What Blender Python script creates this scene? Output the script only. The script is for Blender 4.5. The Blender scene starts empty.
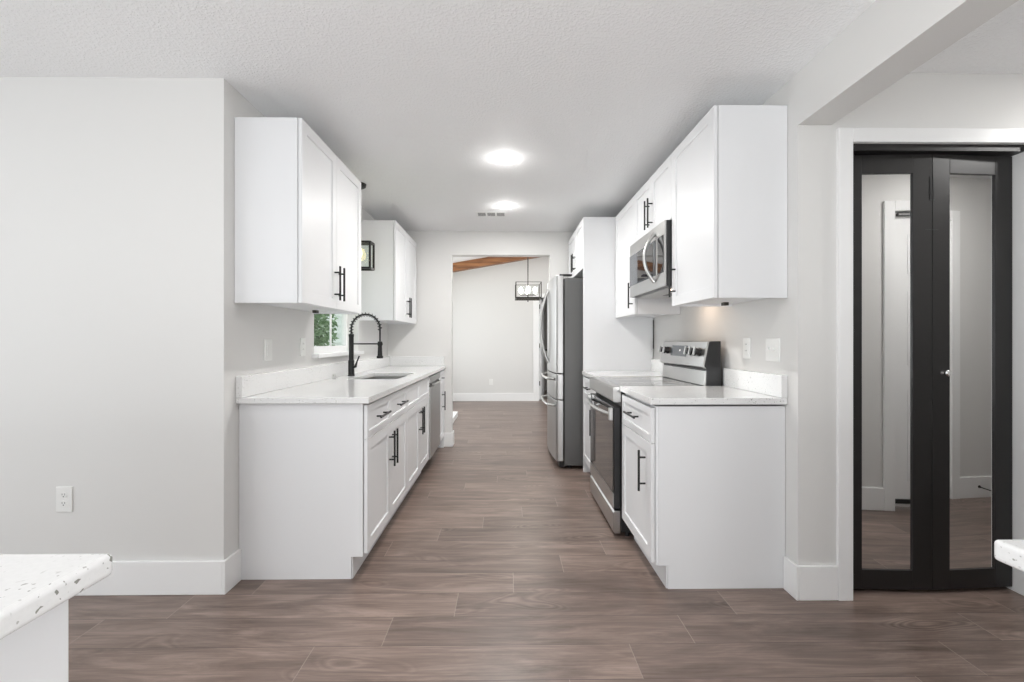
import bpy, bmesh, math, random
from mathutils import Vector, Matrix
random.seed(7)
S = bpy.context.scene
COL = S.collection
R = math.radians

# ------------------------------------------------------------------ camera
cd = bpy.data.cameras.new('camera'); cam = bpy.data.objects.new('camera', cd); COL.objects.link(cam)
cd.sensor_width = 36; cd.lens = 36*452/1024; cd.clip_start = .02; cd.clip_end = 200
cam.location = (0, 0, 1.195); cam.rotation_euler = (R(90), 0, R(-.76))
S.camera = cam

# ------------------------------------------------------------------ world
w = bpy.data.worlds.new('sky'); S.world = w; w.use_nodes = True
bg = w.node_tree.nodes['Background']; bg.inputs[0].default_value = (.88, .95, 1, 1); bg.inputs[1].default_value = 1.3

# ------------------------------------------------------------------ exposure
S.view_settings.view_transform = 'Standard'; S.view_settings.look = 'None'
S.view_settings.gamma = 1; S.view_settings.use_curve_mapping = False
S.view_settings.exposure = 0.01

# ------------------------------------------------------------------ added fill: area lamps in unseen openings, plus an upward panel
def area(name, loc, rot, sx, sy, power, color=(1, 1, 1)):
    l = bpy.data.lights.new(name, 'AREA'); l.shape = 'RECTANGLE'; l.size = sx; l.size_y = sy
    l.energy = power; l.color = color
    o = bpy.data.objects.new(name, l); o.location = loc; o.rotation_euler = [R(a) for a in rot]
    COL.objects.link(o); return o
DAY = (.96, .98, 1.0)
area('daylight_back_window', (-1.2, -3.45, 1.35), (100, 0, 0), 4.4, 2.2, 3, DAY)
area('daylight_left_window', (-4.42, -.6, 1.35), (100, 0, -90), 3.6, 2.1, 40, DAY)
area('daylight_hall_window', (5.9, .2, 1.3), (90, 0, 90), 1.6, 1.9, 40, DAY)
area('daylight_dining_window', (-1.57, 7.2, 1.5), (90, 0, -90), 2.2, 1.7, 36, DAY)  # this and the next added to brighten the far room from unseen sides
area('daylight_dining_door', (2.9, 7.3, 1.3), (90, 0, 90), 2.2, 2.0, 28, DAY)
area('bounce_flash', (.05, -1.3, .85), (145, 0, 0), 1.0, 1.0, 56)  # unseen panel behind the camera, added to lift the ceiling

sl = bpy.data.lights.new('sun', 'SUN'); sl.energy = 3.5; sl.angle = R(1)
so = bpy.data.objects.new('sun', sl); COL.objects.link(so)
so.rotation_euler = Vector((-.06, -.55, -.83)).to_track_quat('-Z', 'Y').to_euler()

# ------------------------------------------------------------------ materials
def mat(name, color, rough=.5, metal=0, **k):
    m = bpy.data.materials.new(name); m.use_nodes = True
    b = m.node_tree.nodes['Principled BSDF']
    b.inputs['Base Color'].default_value = (*color, 1); b.inputs['Roughness'].default_value = rough
    b.inputs['Metallic'].default_value = metal
    for a, v in k.items(): b.inputs[a.replace('_', ' ')].default_value = v
    return m
def nt(m): return m.node_tree.nodes, m.node_tree.links, m.node_tree.nodes['Principled BSDF']
def bump(m, scale, strength, dist=.002, detail=2, stretch=(1, 1, 1)):
    N, L, b = nt(m)
    tc = N.new('ShaderNodeNewGeometry'); mp = N.new('ShaderNodeMapping'); mp.inputs['Scale'].default_value = stretch
    n = N.new('ShaderNodeTexNoise'); n.inputs['Scale'].default_value = scale; n.inputs['Detail'].default_value = detail
    bp = N.new('ShaderNodeBump'); bp.inputs['Strength'].default_value = strength; bp.inputs['Distance'].default_value = dist
    L.new(tc.outputs['Position'], mp.inputs[0]); L.new(mp.outputs[0], n.inputs['Vector'])
    L.new(n.outputs[0], bp.inputs['Height']); L.new(bp.outputs[0], b.inputs['Normal'])
    return n
M = {}
M['wall'] = mat('wall paint', (.735, .728, .712), .6); bump(M['wall'], 260, .08, .001)
M['trim'] = mat('white trim paint', (.89, .89, .885), .35)
M['cab'] = mat('white cabinet paint', (.785, .79, .80), .38); bump(M['cab'], 30, .02, .001)
M['plate'] = mat('white plate plastic', (.84, .84, .82), .35)
M['slot'] = mat('dark slot', (.05, .05, .05), .6)
M['black'] = mat('matte black metal', (.018, .018, .018), .38, .3)
M['steel'] = mat('brushed stainless', (.43, .425, .42), .38, 1); bump(M['steel'], 60, .05, .0006, 3, (1, 1, 26))
M['steelh'] = mat('brushed stainless horizontal', (.50, .495, .485), .28, 1); bump(M['steelh'], 60, .05, .0006, 3, (26, 1, 26))
M['satin'] = mat('satin steel handle', (.58, .58, .57), .33, 1)
M['grey'] = mat('grey painted metal', (.13, .13, .128), .42, .35)
M['dark'] = mat('black enamel', (.014, .014, .015), .28)
M['glass_black'] = mat('black glass', (.012, .012, .014), .04, 0, Coat_Weight=.5)
M['toe'] = mat('dark toe space board', (.055, .045, .04), .7)
M['doorblack'] = mat('black door paint', (.010, .009, .009), .42)
M['mirror'] = mat('mirror glass', (.80, .80, .80), .0, 1)
M['chrome'] = mat('chrome', (.85, .85, .85), .12, 1)
M['bronze'] = mat('dark bronze metal', (.05, .045, .04), .4, .7)
M['display'] = mat('grey glass display', (.09, .10, .11), .1)
M['print'] = mat('pale print', (.7, .7, .7), .5)
M['bark'] = mat('bark', (.12, .08, .05), .9)
M['leaf'] = mat('leaves', (.25, .40, .20), .5)
M['ground'] = mat('garden grass', (.14, .2, .08), .9)
M['siding'] = mat('pale siding', (.82, .86, .83), .6)
M['hearth'] = mat('white hearth stone', (.85, .85, .84), .4)

# textured ceiling
m = M['ceil'] = mat('textured ceiling paint', (.93, .935, .94), .7)
N, L, b = nt(m)
g = N.new('ShaderNodeNewGeometry'); n1 = N.new('ShaderNodeTexNoise'); n1.inputs['Scale'].default_value = 75; n1.inputs['Detail'].default_value = 3
rp = N.new('ShaderNodeValToRGB'); rp.color_ramp.elements[0].position = .47; rp.color_ramp.elements[1].position = .62
bp = N.new('ShaderNodeBump'); bp.inputs['Strength'].default_value = .5; bp.inputs['Distance'].default_value = .003
L.new(g.outputs['Position'], n1.inputs['Vector']); L.new(n1.outputs[0], rp.inputs[0]); L.new(rp.outputs[0], bp.inputs['Height']); L.new(bp.outputs[0], b.inputs['Normal'])

# quartz
def quartz(name, base):
    m = mat(name, base, .13); N, L, b = nt(m)
    g = N.new('ShaderNodeNewGeometry')
    n1 = N.new('ShaderNodeTexNoise'); n1.inputs['Scale'].default_value = 150; n1.inputs['Detail'].default_value = 1
    r1 = N.new('ShaderNodeValToRGB'); r1.color_ramp.elements[0].position = .665; r1.color_ramp.elements[1].position = .70
    n2 = N.new('ShaderNodeTexNoise'); n2.inputs['Scale'].default_value = 9
    r2 = N.new('ShaderNodeValToRGB'); r2.color_ramp.elements[0].position = .42; r2.color_ramp.elements[1].position = .6
    mu = N.new('ShaderNodeMath'); mu.operation = 'MULTIPLY'
    mx = N.new('ShaderNodeMix'); mx.data_type = 'RGBA'; mx.inputs[6].default_value = (*base, 1); mx.inputs[7].default_value = (.28, .28, .25, 1)
    n3 = N.new('ShaderNodeTexNoise'); n3.inputs['Scale'].default_value = 160; r3 = N.new('ShaderNodeValToRGB')
    r3.color_ramp.elements[0].position = .35; r3.color_ramp.elements[1].position = .7
    r3.color_ramp.elements[0].color = (.965, .965, .965, 1); r3.color_ramp.elements[1].color = (1, 1, 1, 1)
    m2 = N.new('ShaderNodeMix'); m2.data_type = 'RGBA'; m2.blend_type = 'MULTIPLY'; m2.inputs[0].default_value = 1
    for n in (n1, n2, n3): L.new(g.outputs['Position'], n.inputs['Vector'])
    L.new(n1.outputs[0], r1.inputs[0]); L.new(n2.outputs[0], r2.inputs[0]); L.new(r1.outputs[0], mu.inputs[0]); L.new(r2.outputs[0], mu.inputs[1])
    L.new(mu.outputs[0], mx.inputs[0]); L.new(n3.outputs[0], r3.inputs[0]); L.new(mx.outputs[2], m2.inputs[6]); L.new(r3.outputs[0], m2.inputs[7])
    L.new(m2.outputs[2], b.inputs['Base Color'])
    return m
M['quartz'] = quartz('white quartz with grey flecks', (.80, .80, .795))

# plank floor
m = M['floor'] = mat('wood plank floor', (.12, .09, .08), .36); N, L, b = nt(m)
def mth(op, a, bb=None, c=None):
    n = N.new('ShaderNodeMath'); n.operation = op
    for i, v in enumerate((a, bb, c)):
        if v is None: continue
        if isinstance(v, (int, float)): n.inputs[i].default_value = v
        else: L.new(v, n.inputs[i])
    return n.outputs[0]
g = N.new('ShaderNodeNewGeometry'); sx = N.new('ShaderNodeSeparateXYZ'); L.new(g.outputs['Position'], sx.inputs[0])
PW, PL = .185, 1.235
ry = mth('DIVIDE', mth('ADD', sx.outputs[1], -1.592+PW*40), PW); row = mth('FLOOR', ry); fy = mth('FRACT', ry)
xo = mth('ADD', mth('MULTIPLY', mth('SUBTRACT', row, 40), -.262), sx.outputs[0])
px = mth('DIVIDE', mth('ADD', xo, -.484+PL*20), PL); pi_ = mth('FLOOR', px); fx = mth('FRACT', px)
cv = N.new('ShaderNodeCombineXYZ'); L.new(row, cv.inputs[0]); L.new(pi_, cv.inputs[1])
wn = N.new('ShaderNodeTexWhiteNoise'); wn.noise_dimensions = '3D'; L.new(cv.outputs[0], wn.inputs['Vector'])
# grain coordinates, shifted per plank
gx = mth('ADD', mth('MULTIPLY', sx.outputs[0], 1.0), mth('MULTIPLY', wn.outputs[0], 37))
gy = mth('ADD', mth('MULTIPLY', sx.outputs[1], 7.0), mth('MULTIPLY', wn.outputs[0], 91))
gc = N.new('ShaderNodeCombineXYZ'); L.new(gx, gc.inputs[0]); L.new(gy, gc.inputs[1])
na = N.new('ShaderNodeTexNoise'); na.inputs['Scale'].default_value = 2.0; na.inputs['Detail'].default_value = 8; na.inputs['Roughness'].default_value = .66; na.inputs['Distortion'].default_value = .55
L.new(gc.outputs[0], na.inputs['Vector'])
gc2 = N.new('ShaderNodeCombineXYZ'); L.new(mth('MULTIPLY', gx, 3), gc2.inputs[0]); L.new(mth('MULTIPLY', gy, 14), gc2.inputs[1])
nb = N.new('ShaderNodeTexNoise'); nb.inputs['Scale'].default_value = 1.5; nb.inputs['Detail'].default_value = 3; L.new(gc2.outputs[0], nb.inputs['Vector'])
ra = N.new('ShaderNodeValToRGB'); e = ra.color_ramp.elements
e[0].position = .32; e[0].color = (.108, .075, .060, 1); e[1].position = .68; e[1].color = (.36, .268, .226, 1)
x = ra.color_ramp.elements.new(.5); x.color = (.212, .155, .130, 1)
nk = N.new('ShaderNodeTexNoise'); nk.inputs['Scale'].default_value = 1.6; nk.inputs['Detail'].default_value = 1
gc3 = N.new('ShaderNodeCombineXYZ'); L.new(mth('MULTIPLY', gx, 1.1), gc3.inputs[0]); L.new(mth('MULTIPLY', gy, .42), gc3.inputs[1]); L.new(gc3.outputs[0], nk.inputs['Vector'])
# cathedral rings: level lines of a soft noise, kept to a few knotty patches
rg_ = mth('FRACT', mth('MULTIPLY', nk.outputs[0], 26)); rg_ = mth('ABSOLUTE', mth('SUBTRACT', rg_, .5))
kn = N.new('ShaderNodeMapRange'); kn.inputs[1].default_value = .60; kn.inputs[2].default_value = .70; L.new(nk.outputs[0], kn.inputs[0])
knot = mth('MULTIPLY', mth('MULTIPLY', mth('SUBTRACT', .25, rg_), kn.outputs[0]), .34)
L.new(mth('ADD', mth('ADD', mth('MULTIPLY', na.outputs[0], .78), mth('MULTIPLY', nb.outputs[0], .22)), knot), ra.inputs[0])
hv = N.new('ShaderNodeHueSaturation'); L.new(ra.outputs[0], hv.inputs['Color']); L.new(mth('ADD', .80, mth('MULTIPLY', wn.outputs[0], .30)), hv.inputs['Value'])
# seams: long ones dark, short ones pale
sl = mth('ADD', mth('LESS_THAN', fy, .008), mth('GREATER_THAN', fy, .994)); ss = mth('LESS_THAN', fx, .0028)
mx1 = N.new('ShaderNodeMix'); mx1.data_type = 'RGBA'; mx1.inputs[7].default_value = (.06, .045, .04, 1)
mx2 = N.new('ShaderNodeMix'); mx2.data_type = 'RGBA'; mx2.inputs[7].default_value = (.42, .35, .30, 1)
L.new(hv.outputs[0], mx1.inputs[6]); L.new(mth('MULTIPLY', sl, .75), mx1.inputs[0]); L.new(mx1.outputs[2], mx2.inputs[6]); L.new(mth('MULTIPLY', ss, .5), mx2.inputs[0])
L.new(mx2.outputs[2], b.inputs['Base Color'])
rr = N.new('ShaderNodeMapRange'); rr.inputs[3].default_value = .28; rr.inputs[4].default_value = .42; L.new(na.outputs[0], rr.inputs[0]); L.new(rr.outputs[0], b.inputs['Roughness'])
bp = N.new('ShaderNodeBump'); bp.inputs['Strength'].default_value = .12; bp.inputs['Distance'].default_value = .001; L.new(nb.outputs[0], bp.inputs['Height']); L.new(bp.outputs[0], b.inputs['Normal'])

# brown timber
m = M['timber'] = mat('stained timber', (.28, .12, .045), .5); N, L, b = nt(m)
g = N.new('ShaderNodeNewGeometry'); mp = N.new('ShaderNodeMapping'); mp.inputs['Scale'].default_value = (1.2, 14, 14)
n1 = N.new('ShaderNodeTexNoise'); n1.inputs['Scale'].default_value = 2; n1.inputs['Detail'].default_value = 5
rp = N.new('ShaderNodeValToRGB'); rp.color_ramp.elements[0].position = .3; rp.color_ramp.elements[0].color = (.14, .05, .018, 1); rp.color_ramp.elements[1].position = .7; rp.color_ramp.elements[1].color = (.42, .19, .075, 1)
L.new(g.outputs['Position'], mp.inputs[0]); L.new(mp.outputs[0], n1.inputs['Vector']); L.new(n1.outputs[0], rp.inputs[0]); L.new(rp.outputs[0], b.inputs['Base Color'])

def emis(name, color, st):
    m = mat(name, color, .5); N, L, b = nt(m)
    b.inputs['Emission Color'].default_value = (*color, 1); b.inputs['Emission Strength'].default_value = st; return m
M['lens'] = emis('lit lens', (1, .99, .97), 9)
M['bulb'] = emis('lit bulb', (1, .93, .82), 14)
M['warmbulb'] = emis('warm lit bulb', (1, .78, .35), 9)
M['cooklamp'] = emis('warm cooktop lamp', (1, .8, .62), 5)
def glassm(name, tint, alpha):
    m = bpy.data.materials.new(name); m.use_nodes = True; N = m.node_tree.nodes; L = m.node_tree.links
    N.remove(N['Principled BSDF']); out = N['Material Output']
    t = N.new('ShaderNodeBsdfTransparent'); t.inputs[0].default_value = (*tint, 1); gl = N.new('ShaderNodeBsdfGlossy'); gl.inputs['Roughness'].default_value = .02
    mx = N.new('ShaderNodeMixShader'); mx.inputs[0].default_value = alpha
    L.new(t.outputs[0], mx.inputs[1]); L.new(gl.outputs[0], mx.inputs[2]); L.new(mx.outputs[0], out.inputs[0])
    return m
M['glass'] = glassm('clear glass', (.97, .99, .98), .05)

# ------------------------------------------------------------------ helpers
class MB:
    def __init__(s): s.bm = bmesh.new()
    def box(s, x0, x1, y0, y1, z0, z1):
        x0, x1 = sorted((x0, x1)); y0, y1 = sorted((y0, y1)); z0, z1 = sorted((z0, z1))
        v = [s.bm.verts.new((x, y, z)) for z in (z0, z1) for x, y in ((x0, y0), (x1, y0), (x1, y1), (x0, y1))]
        for f in ((3, 2, 1, 0), (4, 5, 6, 7), (0, 1, 5, 4), (1, 2, 6, 5), (2, 3, 7, 6), (3, 0, 4, 7)): s.bm.faces.new([v[i] for i in f])
        return s
    def prism(s, prof, axis, a0, a1):
        """prof: 2-D points; axis 'x','y','z' = extrusion axis"""
        def P(p, a): return {'x': (a, p[0], p[1]), 'y': (p[0], a, p[1]), 'z': (p[0], p[1], a)}[axis]
        v0 = [s.bm.verts.new(P(p, a0)) for p in prof]; v1 = [s.bm.verts.new(P(p, a1)) for p in prof]; n = len(prof)
        s.bm.faces.new(v0); s.bm.faces.new(v1[::-1])
        for i in range(n): s.bm.faces.new((v0[i], v0[(i+1) % n], v1[(i+1) % n], v1[i]))
        return s
    def tube(s, pts, r, n=10, closed=False):
        pts = [Vector(p) for p in pts]; rs = r if isinstance(r, (list, tuple)) else [r]*len(pts); rings = []
        ref = None
        for i, p in enumerate(pts):
            if closed: t = pts[(i+1) % len(pts)]-pts[i-1]
            else: t = pts[min(i+1, len(pts)-1)]-pts[max(i-1, 0)]
            t.normalize()
            if ref is None:
                ref = Vector((0, 0, 1)) if abs(t.z) < .9 else Vector((1, 0, 0))
            u = ref-t*ref.dot(t)
            if u.length < 1e-5: u = t.orthogonal()
            u.normalize(); ref = u; q = t.cross(u)
            rings.append([s.bm.verts.new(p+(u*math.cos(a)+q*math.sin(a))*rs[i]) for a in [2*math.pi*k/n for k in range(n)]])
        m_ = len(rings)
        for i in range(m_ if closed else m_-1):
            A, B = rings[i], rings[(i+1) % m_]
            for k in range(n): s.bm.faces.new((A[k], A[(k+1) % n], B[(k+1) % n], B[k]))
        if not closed: s.bm.faces.new(rings[0][::-1]); s.bm.faces.new(rings[-1])
        return s
    def cyl(s, p0, p1, r, n=24): return s.tube([p0, p1], r, n)
    def lathe(s, c, prof, n=32):
        """prof: (r,z) about vertical axis through c"""
        rings = []
        for r, z in prof: rings.append([s.bm.verts.new((c[0]+r*math.cos(2*math.pi*k/n), c[1]+r*math.sin(2*math.pi*k/n), c[2]+z)) for k in range(n)])
        for A, B in zip(rings, rings[1:]):
            for k in range(n): s.bm.faces.new((A[k], A[(k+1) % n], B[(k+1) % n], B[k]))
        s.bm.faces.new(rings[0][::-1]); s.bm.faces.new(rings[-1]); return s
    def build(s, name, m_, parent=None, bevel=0, smooth=False, seg=2, origin=None):
        bmesh.ops.recalc_face_normals(s.bm, faces=s.bm.faces)
        o0 = Vector((0, 0, 0))
        if parent is not None:
            q = parent
            while q is not None: o0 += q.location; q = q.parent
        elif origin is None:
            vs = [v.co for v in s.bm.verts]
            lo = [min(v[i] for v in vs) for i in range(3)]; hi = [max(v[i] for v in vs) for i in range(3)]
            o0 = Vector(((lo[0]+hi[0])/2, (lo[1]+hi[1])/2, lo[2]))
        else: o0 = Vector(origin)
        for v in s.bm.verts: v.co -= o0
        me = bpy.data.meshes.new(name); s.bm.to_mesh(me); s.bm.free(); me.materials.append(m_)
        o = bpy.data.objects.new(name, me); COL.objects.link(o)
        if parent is not None: o.parent = parent
        else: o.location = o0
        if smooth:
            for p in me.polygons: p.use_smooth = True
            me.set_sharp_from_angle(angle=R(40))
        if bevel:
            bv = o.modifiers.new('bevel', 'BEVEL'); bv.width = bevel; bv.segments = seg; bv.limit_method = 'ANGLE'; bv.angle_limit = R(50)
        return o
def tag(o, label=None, cat=None, group=None, kind=None):
    if label: o['label'] = label
    if cat: o['category'] = cat
    if group: o['group'] = group
    if kind: o['kind'] = kind
    return o
def thing(name, label, cat, loc, group=None):
    o = bpy.data.objects.new(name, None); o.empty_display_size = .1; COL.objects.link(o); o.location = loc
    return tag(o, label, cat, group)
def struct(name, mb, m_, bevel=0, label=None):
    o = mb.build(name, m_, bevel=bevel); o['kind'] = 'structure'
    if label: o['label'] = label
    return o

XL, XR = -1.337, 1.352          # kitchen side walls
YL, YR, YF = 2.16, 2.075, 5.13 # wall faces: left return, closet wall, kitchen end wall
CZ = 2.44
# ------------------------------------------------------------------ shell
struct('floor', MB().prism([(-4.6, -3.6), (6.0, -3.6), (6.0, 11.2), (-1.72, 11.2), (-1.72, YF), (XL-.15, YF), (XL-.15, YL+.12), (-4.6, YL+.12)], 'z', -.1, 0), M['floor'])
struct('ceiling', MB().prism([(-4.6, -3.6), (6.0, -3.6), (6.0, YF), (XL-.15, YF), (XL-.15, YL+.12), (-4.6, YL+.12)], 'z', CZ, CZ+.1), M['ceil'])
struct('wall_left_front', MB().box(-4.5, XL, YL, YL+.12, 0, CZ), M['wall'])
# left kitchen wall with window opening
WY0, WY1, WZ0, WZ1 = 3.165, 4.11, 1.10, 2.05
struct('wall_left', MB().box(XL-.15, XL, YL+.12, WY0, 0, CZ).box(XL-.15, XL, WY1, YF, 0, CZ).box(XL-.15, XL, WY0, WY1, 0, WZ0).box(XL-.15, XL, WY0, WY1, WZ1, CZ), M['wall'])
struct('wall_right', MB().box(XR, XR+.15, YR+.12, YF, 0, CZ), M['wall'])
DX0, DX1, DZ = 1.597, 2.425, 2.112
struct('wall_closet', MB().box(XR, DX0-.02, YR, YR+.12, 0, CZ).box(DX1+.02, 5.9, YR, YR+.12, 0, CZ).box(DX0-.02, DX1+.02, YR, YR+.12, DZ+.02, CZ), M['wall'])
struct('wall_closet_inside', MB().box(XR+.15, 2.7, 2.85, 2.95, 0, CZ).box(2.6, 2.7, YR+.12, 2.85, 0, CZ), M['wall'])
OX0, OX1, OZ = -.617, .50, 2.171
struct('wall_back', MB().box(-1.62, OX0, YF, YF+.12, 0, 3.7).box(OX1, 3.0, YF, YF+.12, 0, 3.7).box(OX0, OX1, YF, YF+.12, OZ, 3.7), M['wall'])
struct('trim_ceiling_beam', MB().box(XR, 1.505, -3.5, YR, 2.195, CZ), M['wall'])
# room behind the camera
struct('wall_rear', MB().box(-4.5, -3.5, -3.6, -3.48, 0, CZ).box(1.1, 6, -3.6, -3.48, 0, CZ).box(-3.5, 1.1, -3.6, -3.48, 2.3, CZ), M['wall'])
struct('wall_far_left', MB().box(-4.6, -4.45, -3.48, -2.4, 0, CZ).box(-4.6, -4.45, 1.2, YL, 0, CZ).box(-4.6, -4.45, -2.4, 1.2, 2.3, CZ), M['wall'])
struct('wall_hall_end', MB().box(5.95, 6.05, -3.48, -.7, 0, CZ).box(5.95, 6.05, .95, YR+.12, 0, CZ).box(5.95, 6.05, -.7, .95, 2.3, CZ), M['wall'])
# dining room beyond
YB = 9.0
DRX0, DRX1 = .66, 1.44
struct('wall_dining_back', MB().box(-1.72, DRX0-.02, YB, YB+.12, 0, 3.8).box(DRX1+.02, 3, YB, YB+.12, 0, 3.8).box(DRX0-.02, DRX1+.02, YB, YB+.12, 2.08, 3.8), M['wall'])
struct('wall_dining_left', MB().box(-1.72, -1.62, YF, 6.1, 0, 3.8).box(-1.72, -1.62, 8.3, YB, 0, 3.8).box(-1.72, -1.62, 6.1, 8.3, 0, .6).box(-1.72, -1.62, 6.1, 8.3, 2.4, 3.8), M['wall'])
struct('wall_dining_right', MB().box(3.0, 3.1, YF, 6.2, 0, 3.8).box(3.0, 3.1, 8.4, YB, 0, 3.8).box(3.0, 3.1, 6.2, 8.4, 2.35, 3.8), M['wall'])
struct('wall_dining_hall', MB().box(.3, 2.2, 11.0, 11.1, 0, 2.5).box(.2, .3, YB+.12, 11.1, 0, 2.5).box(2.2, 2.3, YB+.12, 11.1, 0, 2.5), M['wall'])
struct('ceiling_dining_hall', MB().box(.2, 2.3, YB+.12, 11.1, 2.5, 2.6), M['ceil'])
def cz(X): return 2.69+.176*(X+1.05)
struct('ceiling_dining', MB().prism([(-1.72, cz(-1.72)), (3.1, cz(3.1)), (3.1, cz(3.1)+.1), (-1.72, cz(-1.72)+.1)], 'y', YF+.12, YB), M['ceil'])
b_ = MB().prism([(-1.62, cz(-1.62)-.157), (3.0, cz(3.0)-.157), (3.0, cz(3.0)-.002), (-1.62, cz(-1.62)-.002)], 'y', 8.70, 8.86).build('timber_beam', M['timber'])
tag(b_, 'brown stained timber beam sloping under the vaulted ceiling of the far room', 'beam')
# baseboards
BH = .158
def bb(name, *boxes):
    mb = MB()
    for q in boxes: mb.box(*q, 0, BH)
    struct(name, mb, M['trim'], bevel=.003)
bb('baseboard_left', (-4.45, XL, YL-.015, YL), (XL, XL+.015, YL-.015, 2.278))
bb('baseboard_right', (XR-.0, 1.53, YR-.015, YR), (XR-.015, XR, YR-.015, 2.163))
bb('baseboard_hall', (2.495, 5.95, YR-.015, YR))
bb('baseboard_back', (-.70, OX0+.015, YF-.015, YF), (OX0, OX0+.015, YF, YF+.135), (-1.62, OX0, YF+.12, YF+.135))
bb('baseboard_dining', (-1.62, .54, YB-.015, YB), (1.55, 3, YB-.015, YB))
# closet casing
c = MB().box(1.53, DX0, YR-.018, YR, 0, DZ+.065).box(DX1, 2.495, YR-.018, YR, 0, DZ+.065).box(DX0, DX1, YR-.018, YR, DZ, DZ+.065)
c.box(DX0-.02, DX0, YR, YR+.12, 0, DZ).box(DX1, DX1+.02, YR, YR+.12, 0, DZ).box(DX0-.02, DX1+.02, YR, YR+.12, DZ, DZ+.02)
struct('trim_1', c, M['trim'], .002)
# dining door casing
c = MB().box(.54, DRX0, YB-.018, YB, 0, 2.14).box(DRX1, 1.55, YB-.018, YB, 0, 2.14).box(DRX0, DRX1, YB-.018, YB, 2.06, 2.14)
c.box(DRX0-.02, DRX0, YB, YB+.12, 0, 2.06).box(DRX1, DRX1+.02, YB, YB+.12, 0, 2.06)
struct('trim_2', c, M['trim'], .002)
# ------------------------------------------------------------------ mirrored bifold closet door (door_1)
D1 = thing('door_1', 'black framed bifold closet door with two mirrored panels', None, (1.99, 2.12, 0)); D1['kind'] = 'structure'
if 'category' in D1: del D1['category']
MB().box(DX0, DX1, 2.078, 2.145, 2.081, 2.112).build('top_track', M['doorblack'], D1)
def bifold(pa, pb, knob):
    pa, pb = Vector((*pa, 0)), Vector((*pb, 0)); d = pb-pa; Ln = d.length; d.normalize(); nrm = Vector((-d.y, d.x, 0))
    def T(mb):
        for v in mb.bm.verts: v.co = pa+d*v.co.x+nrm*v.co.y+Vector((0, 0, v.co.z))
        return mb
    st, z0, z1, rl = .088, .02, 2.078, .09
    mb = MB().box(0, st, 0, .03, z0, z1).box(Ln-st, Ln, 0, .03, z0, z1).box(st, Ln-st, 0, .03, z0, z0+rl).box(st, Ln-st, 0, .03, z1-rl, z1)
    f = T(mb).build('door_panel', M['doorblack'], D1, .0015)
    mi = T(MB().box(st-.004, Ln-st+.004, .008, .012, z0+rl-.004, z1-rl+.004)).build('mirror', M['mirror'], f)
    pv = T(MB().cyl((.03 if knob else Ln-.03, .015, z1), (.03 if knob else Ln-.03, .015, z1+.0028), .006).box(*(Ln-.05, Ln-.01) if knob else (.01, .05), .004, .026, z1, z1+.0025)).build('pivot_bracket', M['chrome'], f)
    T(MB().box(*(0.0, .03) if knob else (Ln-.03, Ln), -.001, .004, 1.72, 1.725).box(*(.0, .012) if knob else (Ln-.012, Ln), -.002, .0, 1.86, 1.97)).build('hinge', M['dark'], f)
    if knob:
        k = T(MB().tube([(.05, 0, 1.045), (.05, -.012, 1.045), (.05, -.018, 1.045), (.05, -.028, 1.045), (.05, -.033, 1.045)], [.010, .006, .013, .015, .010], 20)).build('knob', M['chrome'], f, smooth=True)
bifold((1.600, 2.125), (2.010, 2.106), False)
bifold((2.0125, 2.106), (2.422, 2.130), True)

# ------------------------------------------------------------------ window_1 (left kitchen wall)
W1 = thing('window_1', 'white framed kitchen window behind the sink', None, (XL-.1, (WY0+WY1)/2, WZ0)); W1['kind'] = 'structure'
if 'category' in W1: del W1['category']
gx0, gx1 = XL-.135, XL-.095
fm = MB().box(gx0, gx1, WY0, WY0+.045, WZ0, WZ1).box(gx0, gx1, WY1-.04, WY1, WZ0, WZ1).box(gx0, gx1, WY0+.045, WY1-.04, WZ0, WZ0+.055).box(gx0, gx1, WY0+.045, WY1-.04, WZ1-.045, WZ1)
fm.box(gx0+.012, gx0+.024, 3.755, 3.775, WZ0+.055, WZ1-.045)
wf = fm.build('window_frame', M['trim'], W1, .002)
MB().box(gx0+.016, gx0+.020, WY0+.04, 3.756, WZ0+.05, WZ1-.04).build('pane', M['glass'], wf)
MB().box(gx0+.016, gx0+.020, 3.774, WY1-.035, WZ0+.05, WZ1-.04).build('pane', M['glass'], wf)
MB().box(gx1, XL, WY0+.001, WY1-.001, 1.1005, 1.105).box(XL+.001, XL+.045, WY0-.03, WY1+.03, 1.078, 1.105).build('window_sill', M['trim'], W1, .003)

# ------------------------------------------------------------------ cabinet pieces
def shaker(y0, y1, z0, z1, xb, xf, fr=.057, rec=.008):
    """door or drawer front standing in the y-z plane, back at xb, face at xf"""
    mb = MB(); bm = mb.bm; s = 1 if xf > xb else -1; h = .0025
    def ring(x, i): return [bm.verts.new((x, a, b)) for a, b in ((y0+i, z0+i), (y1-i, z0+i), (y1-i, z1-i), (y0+i, z1-i))]
    rs = [ring(xb, 0), ring(xf-s*.0015, 0), ring(xf, .0015), ring(xf, fr), ring(xf-s*rec, fr+h)]
    bm.faces.new(rs[0]); bm.faces.new(rs[-1][::-1])
    for A, B in zip(rs, rs[1:]):
        for i in range(4): bm.faces.new((A[i], A[(i+1) % 4], B[(i+1) % 4], B[i]))
    return mb
def handle(parent, xf, s, c, length, vertical=True):
    """black T-bar pull; c=(y,z) centre"""
    xo = xf+s*.033; y, z = c; h = length/2; p = length*.32
    mb = MB()
    if vertical:
        mb.cyl((xo, y, z-h), (xo, y, z+h), .006, 12)
        for q in (-p, p): mb.cyl((xf, y, z+q), (xo, y, z+q), .0048, 10)
    else:
        mb.cyl((xo, y-h, z), (xo, y+h, z), .006, 12)
        for q in (-p, p): mb.cyl((xf, y+q, z), (xo, y+q, z), .0048, 10)
    return mb.build('handle', M['black'], parent, smooth=True)
G = .0025
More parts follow.
